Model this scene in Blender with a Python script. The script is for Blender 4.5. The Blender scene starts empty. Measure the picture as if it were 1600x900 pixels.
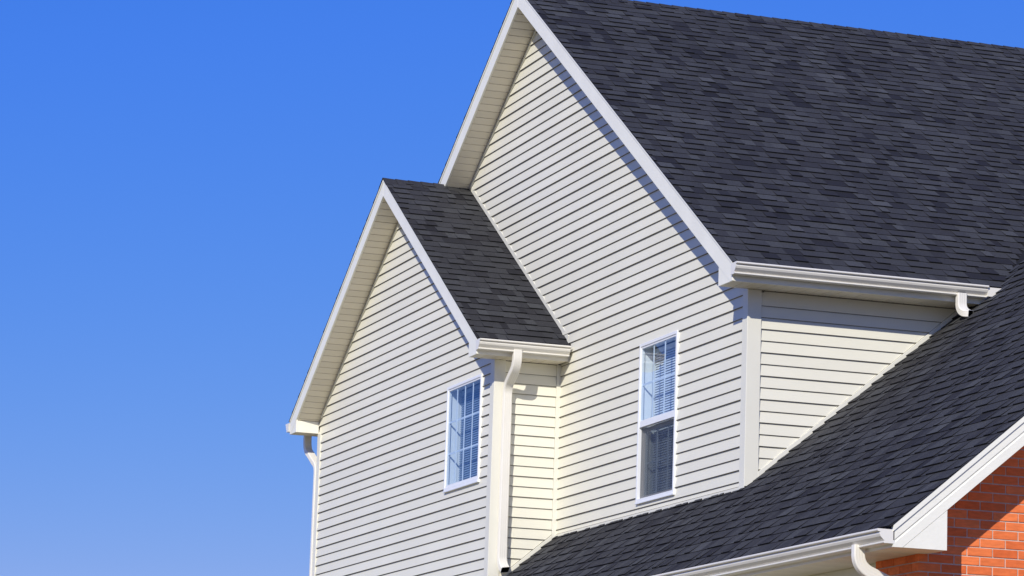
import bpy, bmesh, math, random
from mathutils import Matrix, Vector
random.seed(7)
S = bpy.context.scene
PI = math.pi
# ------------------------------------------------------------------ camera
cam = bpy.data.cameras.new('camera'); co = bpy.data.objects.new('camera', cam); S.collection.objects.link(co); S.camera = co
cam.sensor_width = 36.0; cam.lens = 36.0*5358.03/1600.0; cam.clip_start = 0.5; cam.clip_end = 5000
right = Vector((0.3260366552, 0.9447871360, 0.0328232696)); down = Vector((-0.1549119997, 0.0876453132, -0.9840328101)); fwd = Vector((-0.9325783463, 0.3157460477, 0.1749344493))
co.matrix_world = Matrix(((right.x, -down.x, -fwd.x, 26.8807806), (right.y, -down.y, -fwd.y, -11.2603439), (right.z, -down.z, -fwd.z, -3.6682587), (0, 0, 0, 1)))
# ------------------------------------------------------------------ sky, sun, exposure
SUN = Vector((1.17, -1.0, 0.95)).normalized()
w = bpy.data.worlds.new('World'); S.world = w; w.use_nodes = True
wn = w.node_tree.nodes; wl = w.node_tree.links
sky = wn.new('ShaderNodeTexSky'); sky.sky_type = 'NISHITA'; sky.sun_disc = False
sky.sun_elevation = math.asin(SUN.z); sky.sun_rotation = math.atan2(SUN.x, SUN.y)
sky.altitude = 3000; sky.air_density = 1.0; sky.dust_density = 0.0; sky.ozone_density = 8.0
# polarised, saturated rendition of the clear sky, the same over the whole dome
def smath(op, a, b):
    x = wn.new('ShaderNodeMath'); x.operation = op
    for i, q in enumerate((a, b)):
        if isinstance(q, (int, float)): x.inputs[i].default_value = q
        else: wl.new(q, x.inputs[i])
    return x.outputs[0]
sp = wn.new('ShaderNodeSeparateColor'); cb_ = wn.new('ShaderNodeCombineColor'); wl.new(sky.outputs[0], sp.inputs[0])
def chan(i, gain, gam): return smath('MULTIPLY', smath('POWER', smath('MULTIPLY', sp.outputs[i], .1), gam), gain*10)
Bc = smath('MINIMUM', chan(2, 1.08, .42), 8.35); Gc = smath('MINIMUM', chan(1, .70, .79), smath('MULTIPLY', Bc, .92)); Rc = smath('MINIMUM', chan(0, 2.35, 1.58), smath('MULTIPLY', Bc, .9))
for i, q in enumerate((Rc, Gc, Bc)): wl.new(q, cb_.inputs[i])
wl.new(cb_.outputs[0], wn['Background'].inputs[0]); wn['Background'].inputs[1].default_value = 0.1
sun = bpy.data.lights.new('sun', 'SUN'); sun.energy = 4.2; sun.angle = math.radians(0.5); sun.color = (1.0, 0.95, 0.84)
so = bpy.data.objects.new('sun', sun); S.collection.objects.link(so); so.rotation_euler = SUN.to_track_quat('Z', 'Y').to_euler(); so.location = (20, -20, 20)
S.view_settings.view_transform = 'Standard'; S.view_settings.look = 'None'; S.view_settings.exposure = 0.0; S.view_settings.gamma = 1.0

# ------------------------------------------------------------------ materials
def mat(name, col, rough=0.5, spec=0.4, tone=0.0, grain=None, bump=0.0, noise=0.0, nscale=6.0, darktone=None, coat=0.0):
    """principled; 'tone' face attribute (0..1) shifts value by +-tone; grain = mapping scale for the bump noise"""
    m = bpy.data.materials.new(name); m.use_nodes = True; t = m.node_tree; b = t.nodes['Principled BSDF']
    b.inputs['Roughness'].default_value = rough; b.inputs['Specular IOR Level'].default_value = spec
    rgb = t.nodes.new('ShaderNodeRGB'); rgb.outputs[0].default_value = (*col, 1); cur = rgb.outputs[0]
    tc = t.nodes.new('ShaderNodeTexCoord')
    def mul(cur, fac):
        x = t.nodes.new('ShaderNodeVectorMath'); x.operation = 'SCALE'; t.links.new(cur, x.inputs[0]); t.links.new(fac, x.inputs['Scale']); return x.outputs[0]
    if tone:
        a = t.nodes.new('ShaderNodeAttribute'); a.attribute_name = 'tone'
        mr = t.nodes.new('ShaderNodeMapRange'); mr.inputs['To Min'].default_value = 1-tone; mr.inputs['To Max'].default_value = 1+tone
        t.links.new(a.outputs['Fac'], mr.inputs['Value']); cur = mul(cur, mr.outputs[0])
    if noise:
        n = t.nodes.new('ShaderNodeTexNoise'); n.inputs['Scale'].default_value = nscale; n.inputs['Detail'].default_value = 6; t.links.new(tc.outputs['Object'], n.inputs['Vector'])
        mr = t.nodes.new('ShaderNodeMapRange'); mr.inputs['From Min'].default_value = .3; mr.inputs['From Max'].default_value = .7
        mr.inputs['To Min'].default_value = 1-noise; mr.inputs['To Max'].default_value = 1+noise
        t.links.new(n.outputs['Fac'], mr.inputs['Value']); cur = mul(cur, mr.outputs[0])
    t.links.new(cur, b.inputs['Base Color'])
    if bump:
        mp = t.nodes.new('ShaderNodeMapping'); mp.inputs['Scale'].default_value = grain or (60, 60, 60)
        n = t.nodes.new('ShaderNodeTexNoise'); n.inputs['Scale'].default_value = 1; n.inputs['Detail'].default_value = 4
        t.links.new(tc.outputs['Object'], mp.inputs['Vector']); t.links.new(mp.outputs[0], n.inputs['Vector'])
        bp = t.nodes.new('ShaderNodeBump'); bp.inputs['Strength'].default_value = bump; bp.inputs['Distance'].default_value = .004
        t.links.new(n.outputs['Fac'], bp.inputs['Height']); t.links.new(bp.outputs[0], b.inputs['Normal'])
    return m
M = {}
M['siding'] = mat('vinyl_siding', (.785, .760, .64), .45, .35, tone=.02, grain=(5, 5, 130), bump=.25, noise=.025, nscale=1.3)
M['trim'] = mat('cream_vinyl_trim', (.775, .755, .655), .42, .35, noise=.02, nscale=3, bump=.1, grain=(20, 20, 20))
M['white'] = mat('white_coated_aluminium', (.87, .85, .745), .38, .4, noise=.03, nscale=5, bump=.35, grain=(30, 30, 60))
M['gutter'] = mat('white_gutter_enamel', (.80, .77, .70), .3, .5, noise=.03, nscale=4)
M['soffit'] = mat('beige_soffit_vinyl', (.78, .72, .60), .5, .3, tone=.03, noise=.02, nscale=3)
M['sheath'] = mat('dark_sheathing', (.16, .14, .115), .9, .1)
M['deck'] = mat('roof_deck_felt', (.02, .02, .022), .9, .1)
M['pvc'] = mat('white_window_vinyl', (.84, .85, .86), .3, .5)
M['muntin'] = mat('pale_grille_bar', (.84, .87, .90), .4, .4)
M['blind'] = mat('white_slat_blind', (.80, .82, .86), .5, .3)
M['blue_blind'] = mat('slate_blue_slat_blind', (.26, .32, .42), .5, .3)
M['room'] = mat('dim_room_plaster', (.30, .29, .28), .9, .1)
M['inside'] = mat('dark_pipe_inside', (.02, .018, .015), .9, .1)
M['mortar'] = mat('pale_mortar', (.62, .50, .41), .95, .05, noise=.12, nscale=30, bump=.5, grain=(150, 150, 150))
M['seam'] = mat('lap_shade_and_dark_channel', (.20, .18, .155), .8, .1)  # shade under the siding laps put into colour; also the dark soffit channel

def shingle_mat(name, edge):
    m = bpy.data.materials.new(name); m.use_nodes = True; t = m.node_tree; b = t.nodes['Principled BSDF']
    b.inputs['Roughness'].default_value = .85; b.inputs['Specular IOR Level'].default_value = .25
    if edge:
        b.inputs['Base Color'].default_value = (.006, .006, .007, 1); return m
    a = t.nodes.new('ShaderNodeAttribute'); a.attribute_name = 'tone'
    cr = t.nodes.new('ShaderNodeValToRGB'); e = cr.color_ramp.elements
    e[0].position = 0; e[0].color = (.016, .0155, .018, 1); e[1].position = 1; e[1].color = (.084, .086, .089, 1)
    for p, c in ((.25, (.029, .0285, .031)), (.55, (.043, .0435, .046)), (.8, (.058, .0595, .062))):
        x = e.new(p); x.color = (*c, 1)
    t.links.new(a.outputs['Fac'], cr.inputs[0])
    tc = t.nodes.new('ShaderNodeTexCoord'); n = t.nodes.new('ShaderNodeTexNoise'); n.inputs['Scale'].default_value = 130; n.inputs['Detail'].default_value = 3
    t.links.new(tc.outputs['Object'], n.inputs['Vector'])
    mr = t.nodes.new('ShaderNodeMapRange'); mr.inputs['From Min'].default_value = .3; mr.inputs['From Max'].default_value = .7; mr.inputs['To Min'].default_value = .6; mr.inputs['To Max'].default_value = 1.4
    t.links.new(n.outputs['Fac'], mr.inputs['Value'])
    n2 = t.nodes.new('ShaderNodeTexNoise'); n2.inputs['Scale'].default_value = 1.1; n2.inputs['Detail'].default_value = 5; t.links.new(tc.outputs['Object'], n2.inputs['Vector'])
    mr2 = t.nodes.new('ShaderNodeMapRange'); mr2.inputs['From Min'].default_value = .3; mr2.inputs['From Max'].default_value = .7; mr2.inputs['To Min'].default_value = .88; mr2.inputs['To Max'].default_value = 1.12
    t.links.new(n2.outputs['Fac'], mr2.inputs['Value'])
    mu = t.nodes.new('ShaderNodeMath'); mu.operation = 'MULTIPLY'; t.links.new(mr.outputs[0], mu.inputs[0]); t.links.new(mr2.outputs[0], mu.inputs[1])
    v = t.nodes.new('ShaderNodeVectorMath'); v.operation = 'SCALE'; t.links.new(cr.outputs[0], v.inputs[0]); t.links.new(mu.outputs[0], v.inputs['Scale'])
    t.links.new(v.outputs[0], b.inputs['Base Color'])
    bp = t.nodes.new('ShaderNodeBump'); bp.inputs['Strength'].default_value = .6; bp.inputs['Distance'].default_value = .003
    t.links.new(n.outputs['Fac'], bp.inputs['Height']); t.links.new(bp.outputs[0], b.inputs['Normal'])
    return m
M['shingle'] = shingle_mat('asphalt_shingle_granules', False); M['shingle_edge'] = shingle_mat('asphalt_cut_edge', True)

def brick_mat():
    m = bpy.data.materials.new('red_clay_brick'); m.use_nodes = True; t = m.node_tree; b = t.nodes['Principled BSDF']
    b.inputs['Roughness'].default_value = .85; b.inputs['Specular IOR Level'].default_value = .2
    a = t.nodes.new('ShaderNodeAttribute'); a.attribute_name = 'tone'
    cr = t.nodes.new('ShaderNodeValToRGB'); e = cr.color_ramp.elements
    e[0].position = 0; e[0].color = (.72, .150, .042, 1); e[1].position = 1; e[1].color = (.90, .235, .075, 1)
    t.links.new(a.outputs['Fac'], cr.inputs[0])
    tc = t.nodes.new('ShaderNodeTexCoord'); mp = t.nodes.new('ShaderNodeMapping'); mp.inputs['Scale'].default_value = (20, 14, 50); t.links.new(tc.outputs['Object'], mp.inputs['Vector'])
    n = t.nodes.new('ShaderNodeTexNoise'); n.inputs['Scale'].default_value = 1; n.inputs['Detail'].default_value = 8; t.links.new(mp.outputs[0], n.inputs['Vector'])
    mr = t.nodes.new('ShaderNodeMapRange'); mr.inputs['From Min'].default_value = .3; mr.inputs['From Max'].default_value = .7; mr.inputs['To Min'].default_value = .85; mr.inputs['To Max'].default_value = 1.1
    t.links.new(n.outputs['Fac'], mr.inputs['Value'])
    v = t.nodes.new('ShaderNodeVectorMath'); v.operation = 'SCALE'; t.links.new(cr.outputs[0], v.inputs[0]); t.links.new(mr.outputs[0], v.inputs['Scale'])
    t.links.new(v.outputs[0], b.inputs['Base Color'])
    bp = t.nodes.new('ShaderNodeBump'); bp.inputs['Strength'].default_value = .5; bp.inputs['Distance'].default_value = .004
    t.links.new(n.outputs['Fac'], bp.inputs['Height']); t.links.new(bp.outputs[0], b.inputs['Normal'])
    return m
M['brick'] = brick_mat()

def glass_mat():
    m = bpy.data.materials.new('double_glazing'); m.use_nodes = True; t = m.node_tree
    for n in list(t.nodes):
        if n.type != 'OUTPUT_MATERIAL': t.nodes.remove(n)
    out = [n for n in t.nodes if n.type == 'OUTPUT_MATERIAL'][0]
    geo = t.nodes.new('ShaderNodeNewGeometry'); dt = t.nodes.new('ShaderNodeVectorMath'); dt.operation = 'DOT_PRODUCT'
    t.links.new(geo.outputs['Incoming'], dt.inputs[0]); t.links.new(geo.outputs['Normal'], dt.inputs[1])
    def mm(op, a, b=None):
        x = t.nodes.new('ShaderNodeMath'); x.operation = op
        for i, q in enumerate((a, b)):
            if q is None: continue
            if isinstance(q, (int, float)): x.inputs[i].default_value = q
            else: t.links.new(q, x.inputs[i])
        return x.outputs[0]
    fac = mm('ADD', mm('MULTIPLY', mm('POWER', mm('SUBTRACT', 1.0, mm('ABSOLUTE', dt.outputs['Value'])), 5.0), .85), .09)
    tr = t.nodes.new('ShaderNodeBsdfTransparent'); tr.inputs[0].default_value = (.80, .88, .94, 1)
    gl = t.nodes.new('ShaderNodeBsdfGlossy'); gl.inputs['Roughness'].default_value = .0; gl.inputs['Color'].default_value = (.95, .97, 1, 1)
    mx = t.nodes.new('ShaderNodeMixShader'); t.links.new(fac, mx.inputs[0]); t.links.new(tr.outputs[0], mx.inputs[1]); t.links.new(gl.outputs[0], mx.inputs[2])
    t.links.new(mx.outputs[0], out.inputs[0]); return m
def screen_mat():
    m = bpy.data.materials.new('insect_screen_mesh'); m.use_nodes = True; t = m.node_tree
    b = t.nodes['Principled BSDF']; b.inputs['Base Color'].default_value = (.025, .03, .04, 1); b.inputs['Roughness'].default_value = .6
    out = [n for n in t.nodes if n.type == 'OUTPUT_MATERIAL'][0]
    tr = t.nodes.new('ShaderNodeBsdfTransparent'); mx = t.nodes.new('ShaderNodeMixShader'); mx.inputs[0].default_value = .62
    t.links.new(tr.outputs[0], mx.inputs[1]); t.links.new(b.outputs[0], mx.inputs[2]); t.links.new(mx.outputs[0], out.inputs[0]); return m
M['glass'] = glass_mat(); M['screen'] = screen_mat()

# ------------------------------------------------------------------ object helpers
W = {}
def link(name, data, parent=None, world=None, kind=None, label=None):
    o = bpy.data.objects.new(name, data); S.collection.objects.link(o)
    wm = world.copy() if world is not None else Matrix.Identity(4)
    if parent is not None:
        o.parent = parent; o.matrix_local = W[parent.name].inverted() @ wm
    else: o.matrix_local = wm
    W[o.name] = wm
    if kind: o['kind'] = kind
    if label: o['label'] = label
    return o
class MB:
    """collects polygons: verts, faces, material index, tone"""
    def __init__(s): s.v = []; s.f = []; s.m = []; s.t = []
    def face(s, pts, mi=0, tone=.5):
        b = len(s.v); s.v += [tuple(p) for p in pts]; s.f.append(list(range(b, b+len(pts)))); s.m.append(mi); s.t.append(tone)
    def solid(s, bot, top, mi=0, tone=.5, side=None, skipbot=False):
        """two matching loops (outer normal side = top, counter-clockwise seen from top)"""
        b = len(s.v); n = len(bot); s.v += [tuple(p) for p in bot]+[tuple(p) for p in top]; sd = mi if side is None else side
        s.f.append([b+n+i for i in range(n)]); s.m.append(mi); s.t.append(tone)
        if not skipbot: s.f.append([b+n-1-i for i in range(n)]); s.m.append(sd); s.t.append(tone)
        for i in range(n):
            j = (i+1) % n; s.f.append([b+i, b+j, b+n+j, b+n+i]); s.m.append(sd); s.t.append(tone)
    def box(s, a, c, mi=0, tone=.5):
        x0, y0, z0 = a; x1, y1, z1 = c
        s.solid([(x0, y0, z0), (x1, y0, z0), (x1, y1, z0), (x0, y1, z0)], [(x0, y0, z1), (x1, y0, z1), (x1, y1, z1), (x0, y1, z1)], mi, tone)
    def extr(s, poly, vec, mi=0, tone=.5):
        v = Vector(vec); s.solid([Vector(p) for p in poly], [Vector(p)+v for p in poly], mi, tone)
    def mesh(s, name, mats, bevel=0, smooth=False, fix=True):
        me = bpy.data.meshes.new(name); me.from_pydata(s.v, [], s.f)
        for m in mats: me.materials.append(m)
        me.polygons.foreach_set('material_index', s.m)
        at = me.attributes.new('tone', 'FLOAT', 'FACE'); at.data.foreach_set('value', s.t)
        if fix or bevel:
            bm = bmesh.new(); bm.from_mesh(me)
            bmesh.ops.recalc_face_normals(bm, faces=bm.faces)
            if bevel: bmesh.ops.bevel(bm, geom=[e for e in bm.edges], offset=bevel, segments=1, affect='EDGES', profile=.5)
            bm.to_mesh(me); bm.free()
        if smooth: me.polygons.foreach_set('use_smooth', [True]*len(me.polygons))
        me.update(); return me
    def build(s, name, mats, parent=None, bevel=0, smooth=False, kind=None, label=None, fix=True):
        if not isinstance(mats, (list, tuple)): mats = [mats]
        return link(name, s.mesh(name, mats, bevel, smooth, fix), parent, None, kind, label)
def boxo(name, a, c, m, parent, bevel=0, **k):
    b = MB(); b.box(a, c); return b.build(name, m, parent, bevel, **k)

def round_rect(w_, h_, r, n=4):
    P = []
    for cx, cy, a0 in ((w_/2-r, h_/2-r, 0), (-w_/2+r, h_/2-r, 90), (-w_/2+r, -h_/2+r, 180), (w_/2-r, -h_/2+r, 270)):
        for i in range(n+1):
            a = math.radians(a0+90*i/n); P.append((cx+r*math.cos(a), cy+r*math.sin(a)))
    return P
def corrugated(w_, h_):
    """downspout section: rounded rectangle with shallow flutes"""
    P = []
    base = round_rect(w_, h_, .012, 3)
    n = len(base)
    for i in range(n):
        a = Vector(base[i]); b = Vector(base[(i+1) % n]); P.append(tuple(a)); L = (b-a).length
        if L > .03:
            nrm = Vector(((b-a).y, -(b-a).x)).normalized()
            for k in range(1, 12):
                q = a+(b-a)*k/12; dd = -.0010*(.5-.5*math.cos(2*PI*3*k/12)); P.append(tuple(q+nrm*dd))
    return P
def sweep(name, path, prof, up, m, parent, cap0=True, cap1=True, smooth=True, hollow=0, inner=None, label=None):
    path = [Vector(p) for p in path]; up = Vector(up).normalized(); N = len(path)
    v = []; f = []; mi = []
    def ring(scale):
        st = len(v)
        for i, p in enumerate(path):
            tdir = ((path[min(i+1, N-1)]-p).normalized()+(p-path[max(i-1, 0)]).normalized())
            tdir = tdir.normalized(); sx = tdir.cross(up)
            if sx.length < 1e-4: sx = tdir.cross(Vector((0, 1, 0)))
            sx.normalize(); sy = sx.cross(tdir).normalized()
            for a, b in prof: v.append(tuple(p+sx*a*scale+sy*b*scale))
        return st
    n = len(prof)
    def skin(st, mat_i, flip):
        for i in range(N-1):
            for j in range(n):
                q = [st+i*n+j, st+i*n+(j+1) % n, st+(i+1)*n+(j+1) % n, st+(i+1)*n+j]
                f.append(q[::-1] if flip else q); mi.append(mat_i)
    s0 = ring(1); skin(s0, 0, False)
    if hollow:
        s1 = ring(1-hollow); skin(s1, 1, True)
        for j in range(n):
            f.append([s0+(N-1)*n+j, s0+(N-1)*n+(j+1) % n, s1+(N-1)*n+(j+1) % n, s1+(N-1)*n+j]); mi.append(0)
        f.append([s1+k for k in range(n)]); mi.append(1)
    elif cap1: f.append([s0+(N-1)*n+k for k in range(n)]); mi.append(0)
    if cap0: f.append([s0+k for k in range(n)][::-1]); mi.append(0)
    me = bpy.data.meshes.new(name); me.from_pydata(v, [], f); me.materials.append(m); me.materials.append(inner or M['inside'])
    me.polygons.foreach_set('material_index', mi); me.polygons.foreach_set('use_smooth', [False]*len(f))
    me.update()
    return link(name, me, parent, label=label)
def arc(p0, p1, p2, n=6):
    n = 12
    """quadratic fillet points"""
    p0, p1, p2 = Vector(p0), Vector(p1), Vector(p2)
    return [p0*(1-t)**2+p1*2*t*(1-t)+p2*t*t for t in [i/n for i in range(n+1)]]

# ------------------------------------------------------------------ dimensions (metres)
E = .1016; G = -5.27
P = .648; PL = .838
XC, ZI = -5.6286, 5.3737          # main gable: apex x, inner rake line apex z
XE = .316; ZT0 = 1.932            # rake end x ; rake top line: z = ZT0 - P x
OM = .2936                        # rake face y = -OM
ZS = 1.555                        # eave soffit
YM = 8.2                          # main roof runs back to here
XT, D1 = -4.7731, .6815           # bay: side wall x, front wall y = -D1
XCB, ZIB = -7.9439, 3.7405
YB = -.9736                       # bay rake face
XEB = -4.515; ZSB = 1.540
ZTB0 = 1.704 + P*XEB              # z = ZTB0 - P x
XLB = 2*XCB-XT; XML = 2*XC
ZL = -.161                        # lower roof: z = ZL + PL*y
YE = -1.013; XR = 5.110; XBK = 4.790; YF = -.667; ZSL = -1.167; YRL = 3.6
def zt(x): return ZT0-P*x if x > XC else ZT0-P*(2*XC-x)
def ztb(x): return ZTB0-P*x if x > XCB else ZTB0-P*(2*XCB-x)
def zi(x): return ZI-P*abs(x-XC)
def zib(x): return ZIB-P*abs(x-XCB)
ZRM = zt(XC-1e-9); ZRB = ztb(XCB-1e-9)

house = link('house', None, None, Matrix.Translation((XC, 0, G)))
house['label'] = 'cream sided two storey house with dark shingle roofs and a red brick wing'; house['category'] = 'house'

# ------------------------------------------------------------------ ground
gm = mat('dry_lawn', (.27, .235, .12), .95, .05, noise=.35, nscale=.6)
gb = MB(); gb.face([(-1500, -1500, G), (1500, -1500, G), (1500, 1500, G), (-1500, 1500, G)])
gr = gb.build('ground', gm, kind='structure'); gr['label'] = 'dry tan lawn running out to the horizon below the house'

# ------------------------------------------------------------------ walls with siding boards
def chain_at(ch, z):
    for (z0, x0), (z1, x1) in zip(ch, ch[1:]):
        if z0 <= z <= z1 and z1 > z0: return x0+(x1-x0)*(z-z0)/(z1-z0)
    return ch[-1][1] if z > ch[-1][0] else ch[0][1]
def strip(chL, chR, z0, z1):
    zsL = sorted({z0, z1} | {c[0] for c in chL if z0 < c[0] < z1}); zsR = sorted({z0, z1} | {c[0] for c in chR if z0 < c[0] < z1})
    Rr = [(chain_at(chR, z), z) for z in zsR]; Ll = [(chain_at(chL, z), z) for z in reversed(zsL)]
    pts = Rr+Ll; out = []
    for p in pts:
        if not out or (abs(p[0]-out[-1][0])+abs(p[1]-out[-1][1])) > 1e-5: out.append(p)
    if len(out) > 1 and abs(out[0][0]-out[-1][0])+abs(out[0][1]-out[-1][1]) < 1e-5: out.pop()
    return out
def area(p): return abs(sum(p[i][0]*p[(i+1) % len(p)][1]-p[(i+1) % len(p)][0]*p[i][1] for i in range(len(p))))/2
def clip(poly, fn):
    out = []
    for i in range(len(poly)):
        a, b = poly[i], poly[(i+1) % len(poly)]; fa, fb = fn(a), fn(b)
        if fa >= 0: out.append(a)
        if (fa >= 0) != (fb >= 0):
            t = fa/(fa-fb); out.append((a[0]+(b[0]-a[0])*t, a[1]+(b[1]-a[1])*t))
    return out
def siding(wall, to3, chL, chR, zlo, zhi, hole=None, join_below=None, cut=None):
    """to3(u, z, depth) -> point; one board object per course; below join_below one joined mesh"""
    j = math.floor(zlo/E+1e-6); jm = MB()
    while j*E < zhi-1e-6:
        b0 = j*E; z0 = max(zlo, b0); z1 = min(zhi, b0+E); j += 1
        if 0 < zhi-z1 < .06 and join_below is None: z1 = zhi; j += 1
        if z1-z0 < .004: continue
        pl = strip(chL, chR, z0, z1)
        if len(pl) < 3 or area(pl) < 1e-4: continue
        if cut: pl = clip(pl, cut)
        if len(pl) < 3 or area(pl) < 1e-4: continue
        pieces = [pl]
        if hole:
            u0, u1, h0, h1 = hole
            if z1 > h0 and z0 < h1:
                pieces = [clip(pl, lambda p: u0-p[0]), clip(pl, lambda p: p[0]-u1)]
                mid = clip(clip(pl, lambda p: p[0]-u0), lambda p: u1-p[0])
                if z0 < h0: pieces.append(clip(mid, lambda p: h0-p[1]))
                if z1 > h1: pieces.append(clip(mid, lambda p: p[1]-h1))
        D = .0185 if j % 2 else .0155; tn = random.random()
        for pc in pieces:
            if len(pc) < 3 or area(pc) < 1e-4: continue
            mb = jm if (join_below is not None and z1 <= join_below) else MB()
            mb.solid([to3(u, z, 0) for u, z in pc], [to3(u, z, .002+(D-.002)*(1-(z-b0)/E)) for u, z in pc], 0, tn)
            if abs(z0-b0) < 1e-6:
                lo_ = [p for p in pc if abs(p[1]-z0) < 1e-6]
                if len(lo_) >= 2: ua, ub = min(p[0] for p in lo_), max(p[0] for p in lo_); mb.solid([to3(ua, z0-.0035, .002), to3(ub, z0-.0035, .002), to3(ub, z0-.0002, .002), to3(ua, z0-.0002, .002)], [to3(ua, z0-.0035, D-.004), to3(ub, z0-.0035, D-.004), to3(ub, z0-.0002, D-.004), to3(ua, z0-.0002, D-.004)], 1, tn)  # thin dark strip under the butt, painted in to deepen the lap's shadow line
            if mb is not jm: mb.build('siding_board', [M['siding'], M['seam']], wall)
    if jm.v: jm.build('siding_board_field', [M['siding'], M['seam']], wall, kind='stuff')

# --- main gable wall (plane y=0)
cb = .045   # corner and channel trim width
xi = (ZI-P*0)  # helper
x_join = (ZRB)  # height where bay roof meets the wall
def eave_wall_z(x): return zi(x)
WM = (-2.545, -1.600, -.055, 1.430)      # window outer
main_wall = MB()
def wallpoly(mb, pts, y0, y1): mb.extr([(x, y0, z) for x, z in pts], (0, y1-y0, 0))
m_ = .022
hx0, hx1, hz0, hz1 = WM[0]+m_, WM[1]-m_, WM[2]+m_, WM[3]-m_
wallpoly(main_wall, [(hx1, G), (0, G), (0, zi(0)-.003), (hx1, zi(hx1)-.003)], .001, .14)
wallpoly(main_wall, [(XML, G), (hx0, G), (hx0, zi(hx0)-.003), (XC, ZI-.003), (XML, zi(XML)-.003)], .001, .14)
wallpoly(main_wall, [(hx0, G), (hx1, G), (hx1, hz0), (hx0, hz0)], .001, .14)
wallpoly(main_wall, [(hx0, hz1), (hx1, hz1), (hx1, zi(hx1)-.003), (hx0, zi(hx0)-.003)], .001, .14)
gable_wall = main_wall.build('gable_wall', M['sheath'], house)
# left chain: inner corner up to the bay eave, then up the bay roof to the rake, then the left rake
zA = ztb(XT); fl = .055
xj = (ztb(0)+fl-(ZI-P*(XC))) ; 
# intersection of bay roof line z=ZTB0+fl-Px with left rake inner line z=ZI+P(x-XC)
xq = (ZTB0+fl-ZI+P*XC)/(2*P); zq = ZI+P*(xq-XC)
zb0 = -.142
chL = [(zb0, XT+.004), (ZTB0+fl-P*(XT+.004), XT+.004), (zq, xq+.012), (ZI-.02, XC)]
chR = [(zb0, -.095), (ZS, -.095), (ZS+.001, -.002), (zi(0)-.01, -.002), (ZI-.02, XC)]
to_main = lambda u, z, d: (u, -d, z)
siding(gable_wall, to_main, chL, chR, zb0, ZI-.03, hole=(WM[0]+.012, WM[1]-.012, WM[2]+.012, WM[3]-.012))
# corner post (two leaves) main
def corner_post(xw, yw, z0, z1, par, sgn=1, wx=.095, wy=.108):
    b = MB(); t = .022
    b.extr([(xw-sgn*wx, yw, z0), (xw-sgn*wx, yw-t, z0), (xw+sgn*t, yw-t, z0), (xw+sgn*t, yw+wy, z0), (xw, yw+wy, z0), (xw, yw, z0)], (0, 0, z1-z0))
    return b.build('corner_post', M['trim'], par, bevel=.0025)
corner_post(0, 0, ZL-.05, ZS-.002, house)

# --- main side wall (plane x=0)
side = MB(); side.box((-.14, .002, G), (-.001, YM, ZS+.3)); side_wall = side.build('side_wall', M['sheath'], house)
to_side = lambda u, z, d: (d, u, z)
fs = .055
zroof = lambda y: ZL+PL*y
chLs = [(-.2, .103), (3, .103)]; chRs = [(zroof(.1)+fs, .105), (zroof(2.2)+fs, 2.2)]
siding(side_wall, to_side, chLs, chRs, zroof(.11)+fs, ZS-.006)
# --- bay front wall (plane y=-D1)
WB = (-6.245, -5.140, .375, 1.450)
bw = MB(); hb = (WB[0]+m_, WB[1]-m_, WB[2]+m_, WB[3]-m_); yb1 = -D1+.14
wallpoly(bw, [(hb[1], G), (XT, G), (XT, zib(XT)-.003), (hb[1], zib(hb[1])-.003)], -D1+.001, yb1)
wallpoly(bw, [(XLB, G), (hb[0], G), (hb[0], zib(hb[0])-.003), (XCB, ZIB-.003), (XLB, zib(XLB)-.003)], -D1+.001, yb1)
wallpoly(bw, [(hb[0], G), (hb[1], G), (hb[1], hb[2]), (hb[0], hb[2])], -D1+.001, yb1)
wallpoly(bw, [(hb[0], hb[3]), (hb[1], hb[3]), (hb[1], zib(hb[1])-.003), (hb[0], zib(hb[0])-.003)], -D1+.001, yb1)
bay_wall = bw.build('bay_gable_wall', M['sheath'], house)
to_bay = lambda u, z, d: (u, -D1-d, z)
chLb = [(G, XLB+.1), (ZSB, XLB+.1), (ZSB+.001, XLB+.002), (zib(XLB)-.01, XLB+.002), (ZIB-.02, XCB)]; chRb = [(G, XT-.105), (ZSB, XT-.105), (ZSB+.001, XT-.002), (zib(XT)-.01, XT-.002), (ZIB-.02, XCB)]
siding(bay_wall, to_bay, chLb, chRb, G+.2, ZIB-.03, hole=(WB[0]+.012, WB[1]-.012, WB[2]+.012, WB[3]-.012), join_below=-.95)
corner_post(XT, -D1, G, ZSB-.002, house, 1, .1, .095); corner_post(XLB, -D1, G, ZSB-.002, house, -1, .1, .09)
# --- bay side wall (plane x=XT)
b_ = MB(); b_.box((XT-.14, -D1+.142, G), (XT-.001, -.002, ZSB+.25)); bay_side = b_.build('bay_side_wall', M['sheath'], house)
b_ = MB(); b_.box((XLB+.001, -D1+.142, G), (XLB+.14, 0, ZSB+.25)); b_.build('bay_far_wall', M['siding'], house)
to_t = lambda u, z, d: (XT+d, u, z)
siding(bay_side, to_t, [(-1, -D1+.092), (3, -D1+.092)], [(zroof(-.6)+fs, -.6), (zroof(-.05)+fs, -.052), (3, -.052)], zroof(-.6)+fs, ZSB-.006)

# trim channels -------------------------------------------------------------
def channel(name, pts, wdt, nrm, dep, m, par, side=1):
    """flat strip running along a polyline: pts 3D centre of inner edge, width wdt across, proud by dep along nrm"""
    a, b = Vector(pts[0]), Vector(pts[1]); n = Vector(nrm); t = (b-a).normalized(); c = n.cross(t).normalized()*side
    mb = MB(); mb.extr([a, b, b+c*wdt, a+c*wdt], n*dep); return mb.build(name, m, par, bevel=.0015)
# inner corner strip on the bay side wall
boxo('inside_corner_trim', (XT+.001, -.05, zroof(-.05)+.01), (XT+.022, -.001, ZSB-.002), M['trim'], house, bevel=.002)
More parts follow.
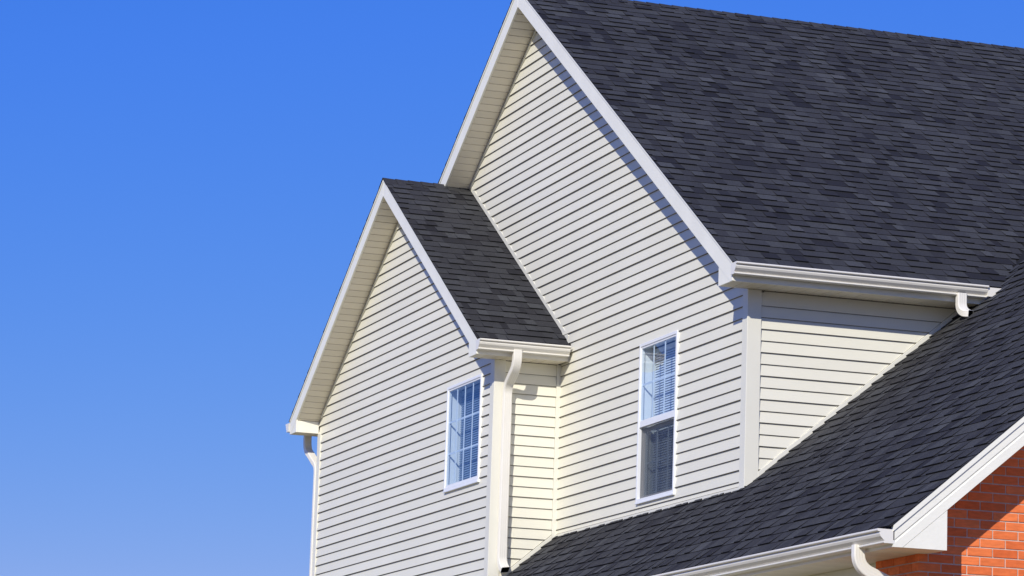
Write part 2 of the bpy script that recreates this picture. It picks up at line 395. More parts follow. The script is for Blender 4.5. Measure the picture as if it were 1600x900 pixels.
# flashing along bay roof on the main wall
channel('roof_flashing_trim', [(XEB-.07, -.001, ztb(XEB-.07)+.012), (xq+.02, -.001, ztb(xq+.02)+.012)], .050, (0, -1, 0), .013, M['trim'], house, side=-1)
# bottom channel on main wall above lower roof
boxo('roof_flashing_trim', (XT+.024, -.0225, ZL-.03), (.022, -.001, -.150), M['trim'], house, bevel=.002)
# side wall flashing strip running up lower roof
mb = MB(); ya, yb_ = .105, 2.02
mb.extr([(.001, ya, zroof(ya)-.02), (.001, yb_, zroof(yb_)-.02), (.001, yb_, zroof(yb_)+.05), (.001, ya, zroof(ya)+.05)], (.0225, 0, 0)); mb.build('roof_flashing_trim', M['trim'], house, bevel=.002)
mb = MB(); ya, yb_ = -.66, -.052
mb.extr([(XT+.001, ya, zroof(ya)-.02), (XT+.001, yb_, zroof(yb_)-.02), (XT+.001, yb_, zroof(yb_)+.05), (XT+.001, ya, zroof(ya)+.05)], (.0225, 0, 0)); mb.build('roof_flashing_trim', M['trim'], house, bevel=.002)

# ------------------------------------------------------------------ windows
def window(WX, y, cols, rows, kind, par):
    x0, x1, z0, z1 = WX; f = .030
    win = boxo('window', (x0+.004, y-.014, z0+.004), (x0+.025, y+.13, z1-.004), M['pvc'], par)
    # outer casing ring pieces as the frame sub-part
    fr = MB(); yo = y-.028
    def ring(mb, a0, a1, b0, b1, w_, ya, yb, wb=None):
        wb = wb or w_
        mb.box((a0, ya, b0), (a0+w_, yb, b1)); mb.box((a1-w_, ya, b0), (a1, yb, b1))
        mb.box((a0+w_, ya, b0), (a1-w_, yb, b0+wb)); mb.box((a0+w_, ya, b1-w_), (a1-w_, yb, b1))
    ring(fr, x0, x1, z0, z1, f, yo, y+.10, .034); fr.build('frame', M['pvc'], win, bevel=.002)
    sl = MB(); sl.box((x0-.003, y-.034, z0-.012), (x1+.003, y-.004, z0+.006)); sl.build('sill', M['pvc'], win, bevel=.002)
    gx0, gx1 = x0+f, x1-f; gz0, gz1 = z0+.034, z1-f
    def sash(b0, b1, ys, nc, nr, top_rail, bot_rail, st=.018):
        sb = MB(); ya, yb = ys, ys+.03
        sb.box((gx0, ya, b0), (gx0+st, yb, b1)); sb.box((gx1-st, ya, b0), (gx1, yb, b1))
        sb.box((gx0+st, ya, b0), (gx1-st, yb, b0+bot_rail)); sb.box((gx0+st, ya, b1-top_rail), (gx1-st, yb, b1)); sb.build('sash', M['pvc'], win, bevel=.0015)
        px0, px1, pz0, pz1 = gx0+st, gx1-st, b0+bot_rail, b1-top_rail
        g = MB(); g.face([(px0, ya+.005, pz0), (px1, ya+.005, pz0), (px1, ya+.005, pz1), (px0, ya+.005, pz1)]); g.build('pane', M['glass'], win, fix=False)
        for i in range(1, nc):
            xx = px0+(px1-px0)*i/nc; boxo('muntin', (xx-.009, ya+.009, pz0), (xx+.009, ya+.015, pz1), M['muntin'], win)
        for i in range(1, nr):
            zz = pz0+(pz1-pz0)*i/nr; boxo('muntin', (px0, ya+.0155, zz-.009), (px1, ya+.0195, zz+.009), M['muntin'], win)
        return px0, px1, pz0, pz1
    if kind == 'double':
        zm = .68
        sash(zm-.035, gz1, y-.021, cols, rows, .018, .062)
        sash(gz0, zm-.037, y+.030, cols, rows, .03, .034, .028)
        sc = MB(); sc.face([(gx0, y+.004, gz0+.004), (gx1, y+.004, gz0+.004), (gx1, y+.004, zm-.03), (gx0, y+.004, zm-.03)]); sc.build('insect_screen', M['screen'], win, fix=False)
    else:
        sash(gz0, gz1, y-.021, cols, rows, .018, .024)
    # room behind and slat blind
    rm = MB(); d = 1.6; rx0, rx1, rz0, rz1 = x0-.5, x1+.2, z0-.5, z1+.3; ya = y+.145
    rm.face([(rx0, ya+d, rz0), (rx1, ya+d, rz0), (rx1, ya+d, rz1), (rx0, ya+d, rz1)]); rm.face([(rx0, ya, rz0), (rx0, ya+d, rz0), (rx0, ya+d, rz1), (rx0, ya, rz1)])
    rm.face([(rx1, ya, rz0), (rx1, ya+d, rz0), (rx1, ya+d, rz1), (rx1, ya, rz1)]); rm.face([(rx0, ya, rz0), (rx1, ya, rz0), (rx1, ya+d, rz0), (rx0, ya+d, rz0)]); rm.face([(rx0, ya, rz1), (rx1, ya, rz1), (rx1, ya+d, rz1), (rx0, ya+d, rz1)])
    rm.build('room', M['room'], win, fix=False)
    bl = MB(); yb = y+.115; z = z0+.05
    bl.box((gx0+.02, yb-.018, z1-.085), (gx1-.02, yb+.012, z1-.045))
    while z < z1-.09:
        bl.extr([(gx0+.022, yb-.006, z+.002), (gx1-.022, yb-.006, z+.002), (gx1-.022, yb+.006, z+.0255), (gx0+.022, yb+.006, z+.0255)], (0, .001, .0004)); z += .0235
    for q in (.2, .8):
        xx = gx0+(gx1-gx0)*q; bl.box((xx-.006, yb-.0135, z0+.05), (xx+.006, yb-.0125, z1-.09))
    bl.build('blind', M['blind' if kind == 'double' else 'blue_blind'], win)
    return win
w1 = window(WM, 0, 3, 2, 'double', house); w1['label'] = 'tall double hung window with a dark screened lower sash'
w2 = window(WB, -D1, 4, 3, 'single', house); w2['label'] = 'window under the lower gable with twelve small blue panes'

# ------------------------------------------------------------------ roofs
view_R = (right, down, fwd); CP = Vector((26.8807806, -11.2603439, -3.6682587))
def px(p):
    q = Vector(p)-CP; z = q.dot(fwd); return (800+5358.03*q.dot(right)/z, 450+5358.03*q.dot(down)/z)
def poly_px(pts):
    q = [px(p) for p in pts]; a = 0; n = len(q)
    for i in range(n): a += q[i][0]*q[(i+1) % n][1]-q[(i+1) % n][0]*q[i][1]
    cx = sum(p[0] for p in q)/n; cy = sum(p[1] for p in q)/n
    return abs(a)/2 if (4 < cx < 1596 and 4 < cy < 896) else 0
EXP = .143
def roof(name, O, u, v, Lu, Lv, lo, hi, seed, visible=True, deck=None, label=None, wscale=1.0, slip=.0, vw=None):
    """O eave corner, u along eave, v up slope; lo(v), hi(v) give the u range. returns (part, candidate list)"""
    rnd = random.Random(seed); O, u, v = Vector(O), Vector(u).normalized(), Vector(v).normalized(); n = u.cross(v).normalized()
    if n.z < 0: n = -n
    part = deck.build(name, M['deck'], house, label=label)
    out = []; r = 0
    while r*EXP < Lv:
        v0 = r*EXP; v1 = min(v0+EXP+.012, Lv); vm = v0+EXP*.5
        a0, b0 = lo(v0), hi(v0); a1, b1 = lo(v1), hi(v1)
        start = min(a0, a1); end = max(b0, b1); s = start-rnd.random()*.3; thick = rnd.random() < .5; drift = rnd.gauss(0, .04)
        while s < end:
            wd = rnd.choice((.08, .10, .12, .14, .17, .21))*wscale*(.85+.3*rnd.random()); e = s+wd
            h = (.0140 if thick else .006)+rnd.random()*.0015; k = rnd.random()
            tone = .30+.28*rnd.random() if k < .68 else (.58+.22*rnd.random() if k < .86 else .05+.15*rnd.random())
            tone += (.04 if thick else -.04)+drift
            sb0, eb0 = max(s, a0), min(e, b0); st1, et1 = max(s, a1), min(e, b1)
            if eb0-sb0 > .004 or et1-st1 > .004:
                if eb0 < sb0: sb0 = eb0 = (st1 if sb0 > eb0 and a0 > a1 else et1)
                if et1 < st1: st1 = et1 = (sb0 if a1 > a0 else eb0)
                jb = slip*(rnd.random()-.5)
                quad = [(sb0, v0+jb), (eb0, v0+jb), (et1, v1), (st1, v1)]
                if vw is not None and v1 > vw and quad[0][0] < 0:   # stops against the wall above
                    quad = [q for q in quad] if v0 < vw-.004 else []
                    qa = clip(clip(quad, lambda q: -q[0]), lambda q: vw-q[1]) if quad else []
                    qb = clip([(sb0, v0+jb), (eb0, v0+jb), (et1, v1), (st1, v1)], lambda q: q[0]-.003)
                    quads = [q for q in (qa, qb) if len(q) >= 3 and area(q) > 1e-4]
                else: quads = [quad]
                for qd in quads:
                    base = [O+u*x+v*y for x, y in qd]
                    top = [b_+n*(h+(.0012-h)*(y-v0)/(v1-v0)) for b_, (x, y) in zip(base, qd)]
                    out.append((base, top, max(0, min(1, tone)), poly_px(top) if visible else 0, part, n))
            thick = not thick if rnd.random() < .8 else thick; s = e
        r += 1
    return part, out
CAND = []
c1 = math.hypot(1, P)
# main right slope
dk = MB(); yv = 3.3
def xval(y): return XE-(zroof(y)-zt(XE))/P
dk.extr([(XE+.012, -OM+.026, zt(XE+.012)-.004), (XE+.012, YM, zt(XE+.012)-.004), (XC, YM, ZRM-.004), (XC, -OM+.026, ZRM-.004)], (0, 0, -.045))
O = (XE+.022, 0, zt(XE+.022)); ysl = lambda vv: (zt(XE+.022)+P/c1*vv-ZL)/PL
pt, c_ = roof('main_roof_slope', O, (0, 1, 0), (-1, 0, P), 1, (XE+.022-XC)*c1, lambda vv: -OM-.012, lambda vv: min(YM, ysl(vv)+.02) if ysl(vv) < YRL else YM, 11, True, dk, 'large dark shingled slope above the long gutter'); CAND += c_; PT_MAIN = pt
# main left slope
dk = MB(); xl_ = 2*XC-XE
dk.extr([(xl_-.012, -OM+.026, zt(xl_)-.01), (xl_-.012, YM, zt(xl_)-.01), (XC-.001, YM, ZRM-.004), (XC-.001, -OM+.026, ZRM-.004)], (0, 0, -.045))
pt2, c2_ = roof('main_roof_far_slope', (xl_-.022, 0, zt(xl_-.022)), (0, 1, 0), (1, 0, P), 1, (XE+.022-XC)*c1, lambda vv: -OM-.012, lambda vv: YM, 12, False, dk); CAND += c2_
# bay
dk = MB(); dk.extr([(XEB+.012, YB+.026, ztb(XEB+.012)-.004), (XEB+.012, -.002, ztb(XEB+.012)-.004), (XCB, -.002, ZRB-.004), (XCB, YB+.026, ZRB-.004)], (0, 0, -.045))
pt3, c3_ = roof('bay_roof_slope', (XEB+.022, 0, ztb(XEB+.022)), (0, 1, 0), (-1, 0, P), 1, (XEB+.022-XCB)*c1, lambda vv: YB-.012, lambda vv: -.004, 13, True, dk, 'small dark shingled slope of the lower gable'); CAND += c3_
dk = MB(); xlb = 2*XCB-XEB
dk.extr([(xlb-.012, YB+.026, ztb(xlb)-.01), (xlb-.012, -.002, ztb(xlb)-.01), (XCB-.001, -.002, ZRB-.004), (XCB-.001, YB+.026, ZRB-.004)], (0, 0, -.045))
pt4, c4_ = roof('bay_roof_far_slope', (xlb-.022, 0, ztb(xlb-.022)), (0, 1, 0), (1, 0, P), 1, (XEB+.022-XCB)*c1, lambda vv: YB-.012, lambda vv: -.004, 14, False, dk); CAND += c4_
# lower roof: eave at y=YE, up slope +y
cl = math.hypot(1, PL); ye = YE-.022; z_e = zroof(ye); xw0 = XT+.002
dk = MB(); dd = -.006
def lowdeck(pts): dk.extr([(x, y, zroof(y)+dd) for x, y in pts], (0, 0, -.05))
lowdeck([(xw0, ye+.01), (XR-.026, ye+.01), (XR-.026, -.001), (xw0, -.001)])
lowdeck([(.002, 0), (XR-.026, 0), (XR-.026, 2.24), (.002, 2.24)])
lowdeck([(xval(2.24), 2.24), (XR-.026, 2.24), (XR-.026, YRL), (xval(YRL)-.02, YRL)])
vw_ = (-.003-ye)*cl
def lo_low(vv):
    y = ye+vv/cl
    if vw_ > vv: return xw0
    if y < 2.27: return .003
    return min(.003, xval(y)-.01)
pt5, c5_ = roof('lower_roof_slope', (0, ye, z_e), (1, 0, 0), (0, 1, PL), 1, (YRL-ye)*cl, lo_low, lambda vv: XR+.012, 15, True, dk, vw=vw_, label='dark shingled slope of the brick wing running up beside the cream wall'); CAND += c5_
dk = MB(); dk.extr([(xval(YRL)-1, YRL+.002, zroof(YRL)-.006), (XR-.026, YRL+.002, zroof(YRL)-.006), (XR-.026, 2*YRL-ye, z_e), (xval(YRL)-1, 2*YRL-ye, z_e)], (0, 0, -.05)); dk.build('lower_roof_far_slope', M['deck'], house)
# the 300 largest shingles are sub-parts, the rest one field per slope
CAND.sort(key=lambda c: -c[3])
fields = {}
for i, (base, top, tone, sz, part, n) in enumerate(CAND):
    if i < 300:
        mb = MB(); mb.solid(base, top, 0, tone, side=1, skipbot=True); mb.build('shingle', [M['shingle'], M['shingle_edge']], part)
    else:
        f_ = fields.setdefault(part.name, (part, MB())); f_[1].solid(base, top, 0, tone, side=1, skipbot=True)
for part, mb in fields.values(): mb.build('shingle_field', [M['shingle'], M['shingle_edge']], part, kind='stuff')
# ridge caps
def ridge(x, z, y0, y1, par, seed):
    rnd = random.Random(seed); y = y0; k = 0; w_ = .135; proto = {}
    while y < y1:
        L = EXP; e = min(y+L+.02, y1); t0, t1 = .020, .013
        if (k % 7, round(e-y, 4)) not in proto:
            mb = MB(); tone = rnd.choice((.3, .36, .42, .5, .62, .4, .34))
            q = .002
            def prof(yy, t): return [Vector((-w_, yy, -w_*P-q+t)), Vector((0, yy, t+.004)), Vector((w_, yy, -w_*P-q+t))]
            A, B = prof(0, t0), prof(e-y, t1); A0, B0 = prof(0, t0-.013), prof(e-y, t1-.008)
            mb.solid([A0[0], A0[1], B0[1], B0[0]], [A[0], A[1], B[1], B[0]], 0, tone, side=1); mb.solid([A0[1], A0[2], B0[2], B0[1]], [A[1], A[2], B[2], B[1]], 0, tone, side=1)
            proto[(k % 7, round(e-y, 4))] = mb.mesh('ridge_cap', [M['shingle'], M['shingle_edge']])
        link('ridge_cap', proto[(k % 7, round(e-y, 4))], par, Matrix.Translation((x, y, z))); y += L; k += 1
ridge(XC, ZRM-.01, -OM-.014, YM-.1, PT_MAIN, 3); ridge(XCB, ZRB-.008, YB-.014, -.01, pt3, 4)

# ------------------------------------------------------------------ rake boards, fascia, returns
def rake(xc, ztop, zin, xe, ztopf, zs, y, xwall, zin_f, nm):
    """both rakes of a gable; xe right end; y face"""
    for sg in (1, -1):
        X = lambda x: x if sg == 1 else 2*xc-x
        xb = xc+(zin-zs)/P          # inner line meets soffit level
        b = MB(); g = .001*sg
        b.extr([(X(xc)+g, y, ztop-.004), (X(xe), y, ztopf-.004), (X(xe), y, zs), (X(xb), y, zs), (X(xc)+g, y, zin)], (0, .022, 0))
        b.build('rake_board', M['white'], house, bevel=.002)
        d_ = MB()   # drip edge strip
        d_.extr([(X(xc)+g, y-.007, ztop-.001), (X(xe+.004), y-.007, ztopf-.001), (X(xe+.004), y-.007, ztopf-.030), (X(xc)+g, y-.007, ztop-.030)], (0, .0065, 0)); d_.build('drip_edge', M['white'], house, bevel=.0015)
        # return box below the rake end
        r_ = MB(); zw = zin_f(X(xwall))
        if sg == 1 or True:
            r_.extr([(X(xwall), y+.003, zs+.001), (X(xb)-.002*sg, y+.003, zs+.001), (X(xwall), y+.003, zin-P*abs(xwall-xc))], (0, .019, 0))
            r_.box((min(X(xwall), X(xwall+.012)), y+.023, zs+.001), (max(X(xwall), X(xwall+.012)), -D1-.018 if y < -.6 else -.018, zw-.012)); r_.build('eave_return', M['white'], house)
        # eave fascia
        if not (sg == -1 and y > -.5):
            fa = MB(); yy1 = YM if y > -.5 else -.002
            fa.box((min(X(xe), X(xe-.02)), y+.023, zs), (max(X(xe), X(xe-.02)), yy1, ztopf-.03)); fa.build('fascia_board', M['white' if y > -.5 else 'gutter'], house)
rake(XC, ZRM, ZI, XE, zt(XE), ZS, -OM, 0.0, zi, 'm')
rake(XCB, ZRB, ZIB, XEB, ztb(XEB), ZSB, YB, XT, zib, 'b')

def soffit_slope(xc, zin, y0, y1, xend, sg, cut_z, name='rake_soffit'):
    """sloped soffit under a rake; panels run along y; built singly until cut_z"""
    L = abs(xend-xc)*c1+(.0 if sg > 0 or xc > -6 else .14); back = MB()
    X = lambda s: xc+sg*s/c1
    Z = lambda s: zin-P*s/c1
    nx = Vector((sg*P, 0, 1)).normalized()
    back.extr([Vector((X(0), y0, Z(0)))+nx*.012, Vector((X(L), y0, Z(L)))+nx*.012, Vector((X(L), y1, Z(L)))+nx*.012, Vector((X(0), y1, Z(0)))+nx*.012], nx*.006)
    bk = back.build(name, M['sheath'] if sg < 0 else M['soffit'], house)
    if sg > 0: return bk
    mb = MB(); pw = .1016-.006
    mb.box((-pw/2, y0, 0), (pw/2, y1, .011)); proto = [mb]
    mm = []
    for k in range(3):
        q = MB(); q.box((-pw/2, y0, 0), (pw/2, y1, .011), 0, k/2); mm.append(q.mesh('soffit_panel', [M['soffit']], bevel=.0025))
    s = .05; i = 0; ang = math.atan2(P, 1)
    while s < L:
        if Z(s) > cut_z:
            p = Vector((X(s), 0, Z(s)))
            wm = Matrix.Translation(p) @ Matrix.Rotation(-ang, 4, 'Y')
            link('soffit_panel', mm[i % 3], bk, wm)
        s += .1016; i += 1
    return bk
soffit_slope(XC, ZI, -OM+.022, -.001, XML, -1, 3.75); soffit_slope(XC, ZI, -OM+.022, -.001, 0, 1, 9)
soffit_slope(XCB, ZIB, YB+.022, -D1-.001, XLB, -1, 1.6); soffit_slope(XCB, ZIB, YB+.022, -D1-.001, XT, 1, 9)
def jtrim(xc, zin, y, xend, sg):
    """light channel where the sloped soffit meets the wall"""
    a = (xc+sg*.02, zin-P*.02); b = (xend, zin-P*abs(xend-xc)); o = .030; mb = MB()
    mb.extr([(a[0], y-.022, a[1]-.012-.01), (b[0], y-.022, b[1]-.012), (b[0], y-.022, b[1]-.012-o), (a[0], y-.022, a[1]-.022-o)], (0, .021, 0)); mb.build('soffit_channel', M['trim'], house)
jtrim(XC, ZI, 0, xq, -1); jtrim(XCB, ZIB, -D1, XLB+.1, -1); jtrim(XC, ZI, 0, -.1, 1); jtrim(XCB, ZIB, -D1, XT-.1, 1)

def flat_soffit(x0, x1, y0, y1, z, axis, t=.0116):
    """panels stacked along 'axis' ('x' or 'y')"""
    bk = boxo('eave_soffit', (x0, y0, z+.013), (x1, y1, z+.02), M['sheath'], house)
    pw = .1016; a0, a1 = (x0, x1) if axis == 'x' else (y0, y1); mm = []
    for k in range(3):
        q = MB(); g = .003
        q.box((g, y0, 0), (pw-g, y1, .012), 0, k/2) if axis == 'x' else q.box((x0, g, 0), (x1, pw-g, .012), 0, k/2)
        mm.append(q.mesh('soffit_panel', [M['soffit']], bevel=.0025))
    s = a0; i = 0
    while s+pw < a1+.001:
        link('soffit_panel', mm[i % 3], bk, Matrix.Translation((s, 0, z) if axis == 'x' else (0, s, z))); s += pw; i += 1
    return bk
flat_soffit(.001, XE-.021, -OM+.024, 2.35, ZS+.0005, 'y'); flat_soffit(XT+.001, XEB-.021, YB+.024, -.002, ZSB+.0005, 'y')
boxo('eave_soffit', (XLB-.24, YB+.024, ZSB+.001), (XLB-.001, -.002, ZSB+.014), M['soffit'], house)

# ------------------------------------------------------------------ gutters
GP = [(0, 0), (0, -.098), (.078, -.098), (.083, -.094), (.083, -.086), (.074, -.080), (.086, -.072), (.106, -.052), (.113, -.036), (.113, -.024), (.106, -.020), (.127, -.016), (.131, -.011), (.131, -.002), (.127, 0.002), (.118, 0.002), (.116, -.004)]
def gutter(org, out, along, L, m=None, label=None):
    """K-style gutter: hollow trough of thin metal"""
    org, out, al = Vector(org), Vector(out), Vector(along); t = .003
    pts = GP; inn = []
    for i, p in enumerate(pts):
        a = Vector(pts[max(i-1, 0)]); b = Vector(pts[min(i+1, len(pts)-1)]); dn = (b-a).normalized(); nn = Vector((-dn.y, dn.x)); inn.append((p[0]+nn.x*t, p[1]+nn.y*t))
    mb = MB()
    def q(p, s): return org+out*p[0]+Vector((0, 0, p[1]))+al*s
    n = len(pts)
    for i in range(n-1):
        mb.face([q(pts[i], 0), q(pts[i+1], 0), q(pts[i+1], L), q(pts[i], L)]); mb.face([q(inn[i], 0), q(inn[i], L), q(inn[i+1], L), q(inn[i+1], 0)])
    mb.face([q(pts[-1], 0), q(inn[-1], 0), q(inn[-1], L), q(pts[-1], L)])
    g = mb.build('gutter', m or M['gutter'], house, fix=False, label=label)
    for s0, s1 in ((-.002, .001), (L-.001, L+.002)):
        e = MB(); e.solid([q(p, s0) for p in pts[:-1]], [q(p, s1) for p in pts[:-1]]); e.build('end_cap', M['gutter'], g)
    # drip apron between shingles and trough
    return g
g1 = gutter((XE+.001, -OM-.014, 1.700), (1, 0, 0), (0, 1, 0), 2.37, label='long white gutter under the big roof slope')
g2 = gutter((XEB+.001, YB-.008, 1.674), (1, 0, 0), (0, 1, 0), .94, label='short white gutter at the bay side eave')
g3 = gutter((2*XCB-XEB-.02, YB-.012, 1.674), (-1, 0, 0), (0, 1, 0), .9, label='white gutter end at the far left eave')
g4 = gutter((XT+.02, YE+.008, -1.046), (0, -1, 0), (1, 0, 0), XR-XT-.022, label='white gutter along the brick wing eave')
def apron(a, b, out, par):
    a, b, o = Vector(a), Vector(b), Vector(out); mb = MB(); mb.face([a, b, b+o*.03+Vector((0, 0, -.014)), a+o*.03+Vector((0, 0, -.014))]); mb.face([a+o*.03+Vector((0, 0, -.014)), b+o*.03+Vector((0, 0, -.014)), b+o*.03+Vector((0, 0, -.03)), a+o*.03+Vector((0, 0, -.03))]); mb.build('drip_edge', M['gutter'], par, fix=False)

mb = MB(); mb.extr([(XE+.075, 2.064, 1.610), (XE+.075, 2.064, 1.690), (XE+.075, 2.205, 1.690), (XE+.075, 2.115, 1.610)], (.035, 0, 0)); mb.build('end_piece', M['gutter'], g1)
# ------------------------------------------------------------------ lower wing (brick)
sv = MB()
# fascia, soffit
boxo('fascia_board', (XT+.02, YE-.001+.004, ZSL), (XR-.027, YE+.024, zroof(YE)-.055), M['gutter'], house)
flat_soffit(1.98, 1.98+.1016*30.05, YE+.026, -.609, ZSL+.0005, 'x')
boxo('eave_soffit', (1.98+.1016*30+.001, YE+.026, ZSL+.001), (XR-.027, -.609, ZSL+.012), M['soffit'], house)
boxo('eave_soffit', (XT+.02, YE+.026, ZSL+.001), (1.979, -.609, ZSL+.012), M['soffit'], house)
# rake face at x=XR : profile strips following the slope
def rline(y, dz): return (y, zroof(y)+dz)
def rstrip(d0, d1, x0, x1, name, y0=YE-.004, y1=YRL, cutz=None, m='white'):
    pts = [rline(y0, d0), rline(y1, d0), rline(y1, d1), rline(y0, d1)]
    if cutz is not None:
        yc = (cutz-d1-ZL)/PL
        if yc > y0: pts = [rline(y0, d0), rline(y1, d0), rline(y1, d1), (yc, cutz), (y0, cutz)]
    mb = MB(); mb.extr([(x0, a, b) for a, b in pts], (x1-x0, 0, 0)); return mb.build(name, M[m], house, bevel=.0015)
rb = rstrip(-.001, -.046, XR-.026, XR+.010, 'drip_edge'); 
prof = [(XR-.026, -.047), (XR, -.047), (XR, -.112), (XR-.003, -.117), (XR-.007, -.123), (XR-.006, -.131), (XR-.001, -.137), (XR-.001, -.217), (XR-.026, -.217)]
mb = MB(); mb.solid([(x, YE, zroof(YE)+d) for x, d in prof], [(x, YRL, zroof(YRL)+d) for x, d in prof])
me = mb.mesh('rake_board', [M['white']]); bm = bmesh.new(); bm.from_mesh(me)
r_ = bmesh.ops.bisect_plane(bm, geom=bm.verts[:]+bm.edges[:]+bm.faces[:], plane_co=(0, 0, ZSL), plane_no=(0, 0, 1), clear_inner=True)
bmesh.ops.holes_fill(bm, edges=[e for e in r_['geom_cut'] if isinstance(e, bmesh.types.BMEdge)]); bm.to_mesh(me); bm.free(); link('rake_board', me, house)
mb = MB(); yc = (ZSL+.217-ZL)/PL; y2 = -.596
mb.extr([(XR-.022, yc+.004, ZSL), (XR-.022, y2, ZSL), (XR-.022, y2, zroof(y2)-.219)], (.019, 0, 0)); mb.build('eave_return', M['white'], house, bevel=.001)
boxo('eave_return', (XBK+.014, y2-.012, ZSL+.001), (XR-.023, y2-.0005, zroof(y2)-.225), M['white'], house)
# sloped soffit under the rake
mb = MB(); mb.extr([(XBK+.002, y2, zroof(y2)-.212), (XR-.027, y2, zroof(y2)-.212), (XR-.027, YRL, zroof(YRL)-.212), (XBK+.002, YRL, zroof(YRL)-.212)], (0, 0, .01)); mb.build('rake_soffit', M['soffit'], house)
mb = MB(); mb.extr([(XBK+.0, y2+.03, zroof(y2+.03)-.213), (XBK+.0, YRL, zroof(YRL)-.213), (XBK+.0, YRL, zroof(YRL)-.240), (XBK+.0, y2+.03, zroof(y2+.03)-.240)], (.02, 0, 0)); mb.build('soffit_channel', M['seam'], house)
# brick walls
XF0 = 4.082; BH, BL, MJ = .0665, .2028, .0095
ys_end = 2*YRL-YF
bk_side = MB(); bk_side.extr([(XBK-.006, YF+.006, G), (XBK-.006, ys_end, G), (XBK-.006, ys_end, ZSL), (XBK-.006, YRL, zroof(YRL)-.22), (XBK-.006, YF+.006, zroof(YF)-.22)], (-.12, 0, 0))
brick_wall = bk_side.build('brick_gable_wall', M['mortar'], house, label='orange red brick gable wall with pale mortar joints')
fw = MB(); fw.box((XF0+.006, YF+.006, G), (XBK-.13, YF+.12, ZSL+.012)); brick_front = fw.build('brick_front_wall', M['mortar'], house)
bz0 = -1.092
VAR = []
for k in range(8):
    q = MB(); q.box((-.05, 0, 0), (0, BL-MJ, BH-MJ), 0, (k+.5)/8); VAR.append(q.mesh('brick', [M['brick']], bevel=.002))
VARX = []
for k in range(8):
    q = MB(); q.box((0, 0, 0), (BL-MJ, .05, BH-MJ), 0, (k+.5)/8); VARX.append(q.mesh('brick', [M['brick']], bevel=.002))
rb_ = random.Random(5); field = MB(); nb = 0
row = int((G-bz0)/BH)+1
topz = zroof(YRL)
while bz0+row*BH < topz:
    z = bz0+row*BH+MJ*.5; off = -.18 if row % 2 == 0 else -.079
    ytop0 = (z-ZL+.22)/PL if z > ZSL else -9
    i = math.floor((YF-off)/BL)-1
    while off+i*BL < ys_end:
        y0 = off+i*BL+MJ*.5; y1 = y0+BL-MJ; i += 1; tn = rb_.random(); jit = rb_.uniform(-.0015, .0015)
        if y1 < YF+.02: continue
        c0 = max(y0, YF); full = [(c0, z), (y1, z), (y1, z+BH-MJ), (c0, z+BH-MJ)]
        pc = full if z+BH < ZSL else clip(clip(full, lambda p: zroof(p[0])-.205-p[1]), lambda p: zroof(2*YRL-p[0])-.205-p[1])
        if len(pc) < 3 or area(pc) < 2e-4: continue
        q = px((XBK, .5*(c0+y1), z)); inv = -20 < q[0] < 1625 and -20 < q[1] < 925
        if inv and pc is full and c0 == y0:
            link('brick', VAR[int(tn*8) % 8], brick_wall, Matrix.Translation((XBK+jit, y0, z))); nb += 1; continue
        mb = MB() if inv else field
        mb.extr([(XBK-.05, p[0], p[1]) for p in pc], (.05+jit, 0, 0), 0, tn)
        if inv: mb.build('brick', M['brick'], brick_wall, bevel=.0015)
    row += 1
field.build('brick_field', M['brick'], brick_wall, kind='stuff')
ff = MB(); row = int((G-bz0)/BH)+1
while bz0+row*BH < ZSL-.01:
    z = bz0+row*BH+MJ*.5; x = XBK-.001-(BL-MJ)/ (2 if row % 2 else 1)
    hh = min(BH-MJ, ZSL-.001-z)
    first = True
    while x > XF0-BL:
        xa = max(x, XF0); xb_ = min(x+BL-MJ, XBK-.051 if first else 9); tn = rb_.random(); first = False
        if xb_-xa > .02:
            q = px((xa, YF, z))
            if -20 < q[1] < 920 and q[0] > 0:
                m1 = MB(); m1.box((xa, YF, z), (xb_, YF+.05, z+hh), 0, tn); m1.build('brick', M['brick'], brick_front)
            else: ff.box((xa, YF, z), (xb_, YF+.05, z+hh), 0, tn)
        x -= BL
    row += 1
ff.build('brick_field', M['brick'], brick_front, kind='stuff')
wf = MB(); wf.box((XT, YF+.08, G), (XF0+.02, YF+.16, ZSL+.012)); wing = wf.build('wing_front_wall', M['siding'], house)
boxo('frieze_board', (XT+.03, YF+.055, ZSL-.20), (XF0-.001, YF+.079, ZSL-.001), M['trim'], house)

# ------------------------------------------------------------------ downspouts
PR = corrugated(.088, .064); PRs = PR
def straps(par, x, y, z, dx, dy):
    pass
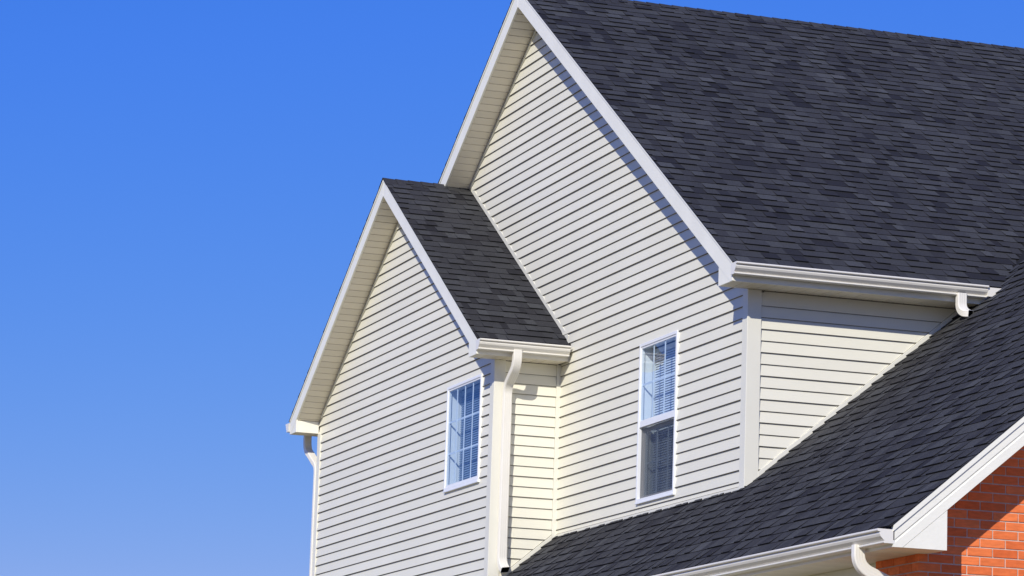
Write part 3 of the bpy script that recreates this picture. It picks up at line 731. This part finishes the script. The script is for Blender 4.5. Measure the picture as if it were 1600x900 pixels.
# bay downspout
xo, yo_ = XEB+.065, -.575; xp = XT+.022+.036
path = [(xo, yo_, 1.60)]+arc((xo, yo_, 1.545), (xo, yo_, 1.455), (xo-.07, yo_, 1.40), 6)+arc((xp+.06, yo_, 1.315), (xp, yo_, 1.265), (xp, yo_, 1.19), 6)
up = (0, 1, 0)
ds = sweep('downspout', path+[(xp, yo_, 1.07)], [(b, a) for a, b in PR], up, M['gutter'], house, label='white downspout beside the corner of the lower gable')
PRB = [(b*1.02, a*1.02) for a, b in PR]
low = [(xp, yo_, 1.085), (xp, yo_, -.30)]
sweep('lower_pipe', low, PRB, up, M['gutter'], ds)
el = [(xp, yo_, -.285)]+arc((xp, yo_, -.40), (xp, yo_, -.485), (xp+.06, yo_+.018, -.535), 6)
sweep('elbow', el, [(b*1.06, a*1.06) for a, b in PR], up, M['gutter'], ds, hollow=.08)
# far left downspout
xo, yo_ = -11.49, -.725; xp = XLB-.022-.036; yw_ = -.672
path = [(xo, yo_, 1.60)]+arc((xo, yo_, 1.50), (xo, yo_, 1.38), (xo+.10, yo_+.015, 1.33), 6)+arc((xp-.07, yw_-.012, 1.215), (xp, yw_, 1.18), (xp, yw_, 1.09), 6)+[(xp, yw_, G+.1)]
sweep('downspout', path, [(b, a) for a, b in PR], up, M['gutter'], house, label='white downspout at the far left corner')
# short spout of the main gutter
xo, yo_ = XE+.075, 1.825
path = [(xo, yo_, 1.62), (xo, yo_, 1.56)]+arc((xo, yo_, 1.53), (xo+.005, yo_-.005, 1.44), (xo+.085, yo_+.05, 1.432), 8)
sweep('downspout', path, [(b, a) for a, b in PR], up, M['gutter'], house, hollow=.08, label='stubby white spout at the end of the long gutter')
# wing downspout
xo, yo_ = 4.66, YE-.06; yp = YF-.022-.036
path = [(xo, yo_, -1.12)]+arc((xo, yo_, -1.19), (xo, yo_, -1.27), (xo, yo_+.08, -1.31), 6)+arc((xo, yp-.08, -1.385), (xo, yp, -1.43), (xo, yp, -1.52), 6)+[(xo, yp, G+.1)]
sweep('downspout', path, PR, (1, 0, 0), M['gutter'], house, label='white downspout curving back under the brick wing eave')
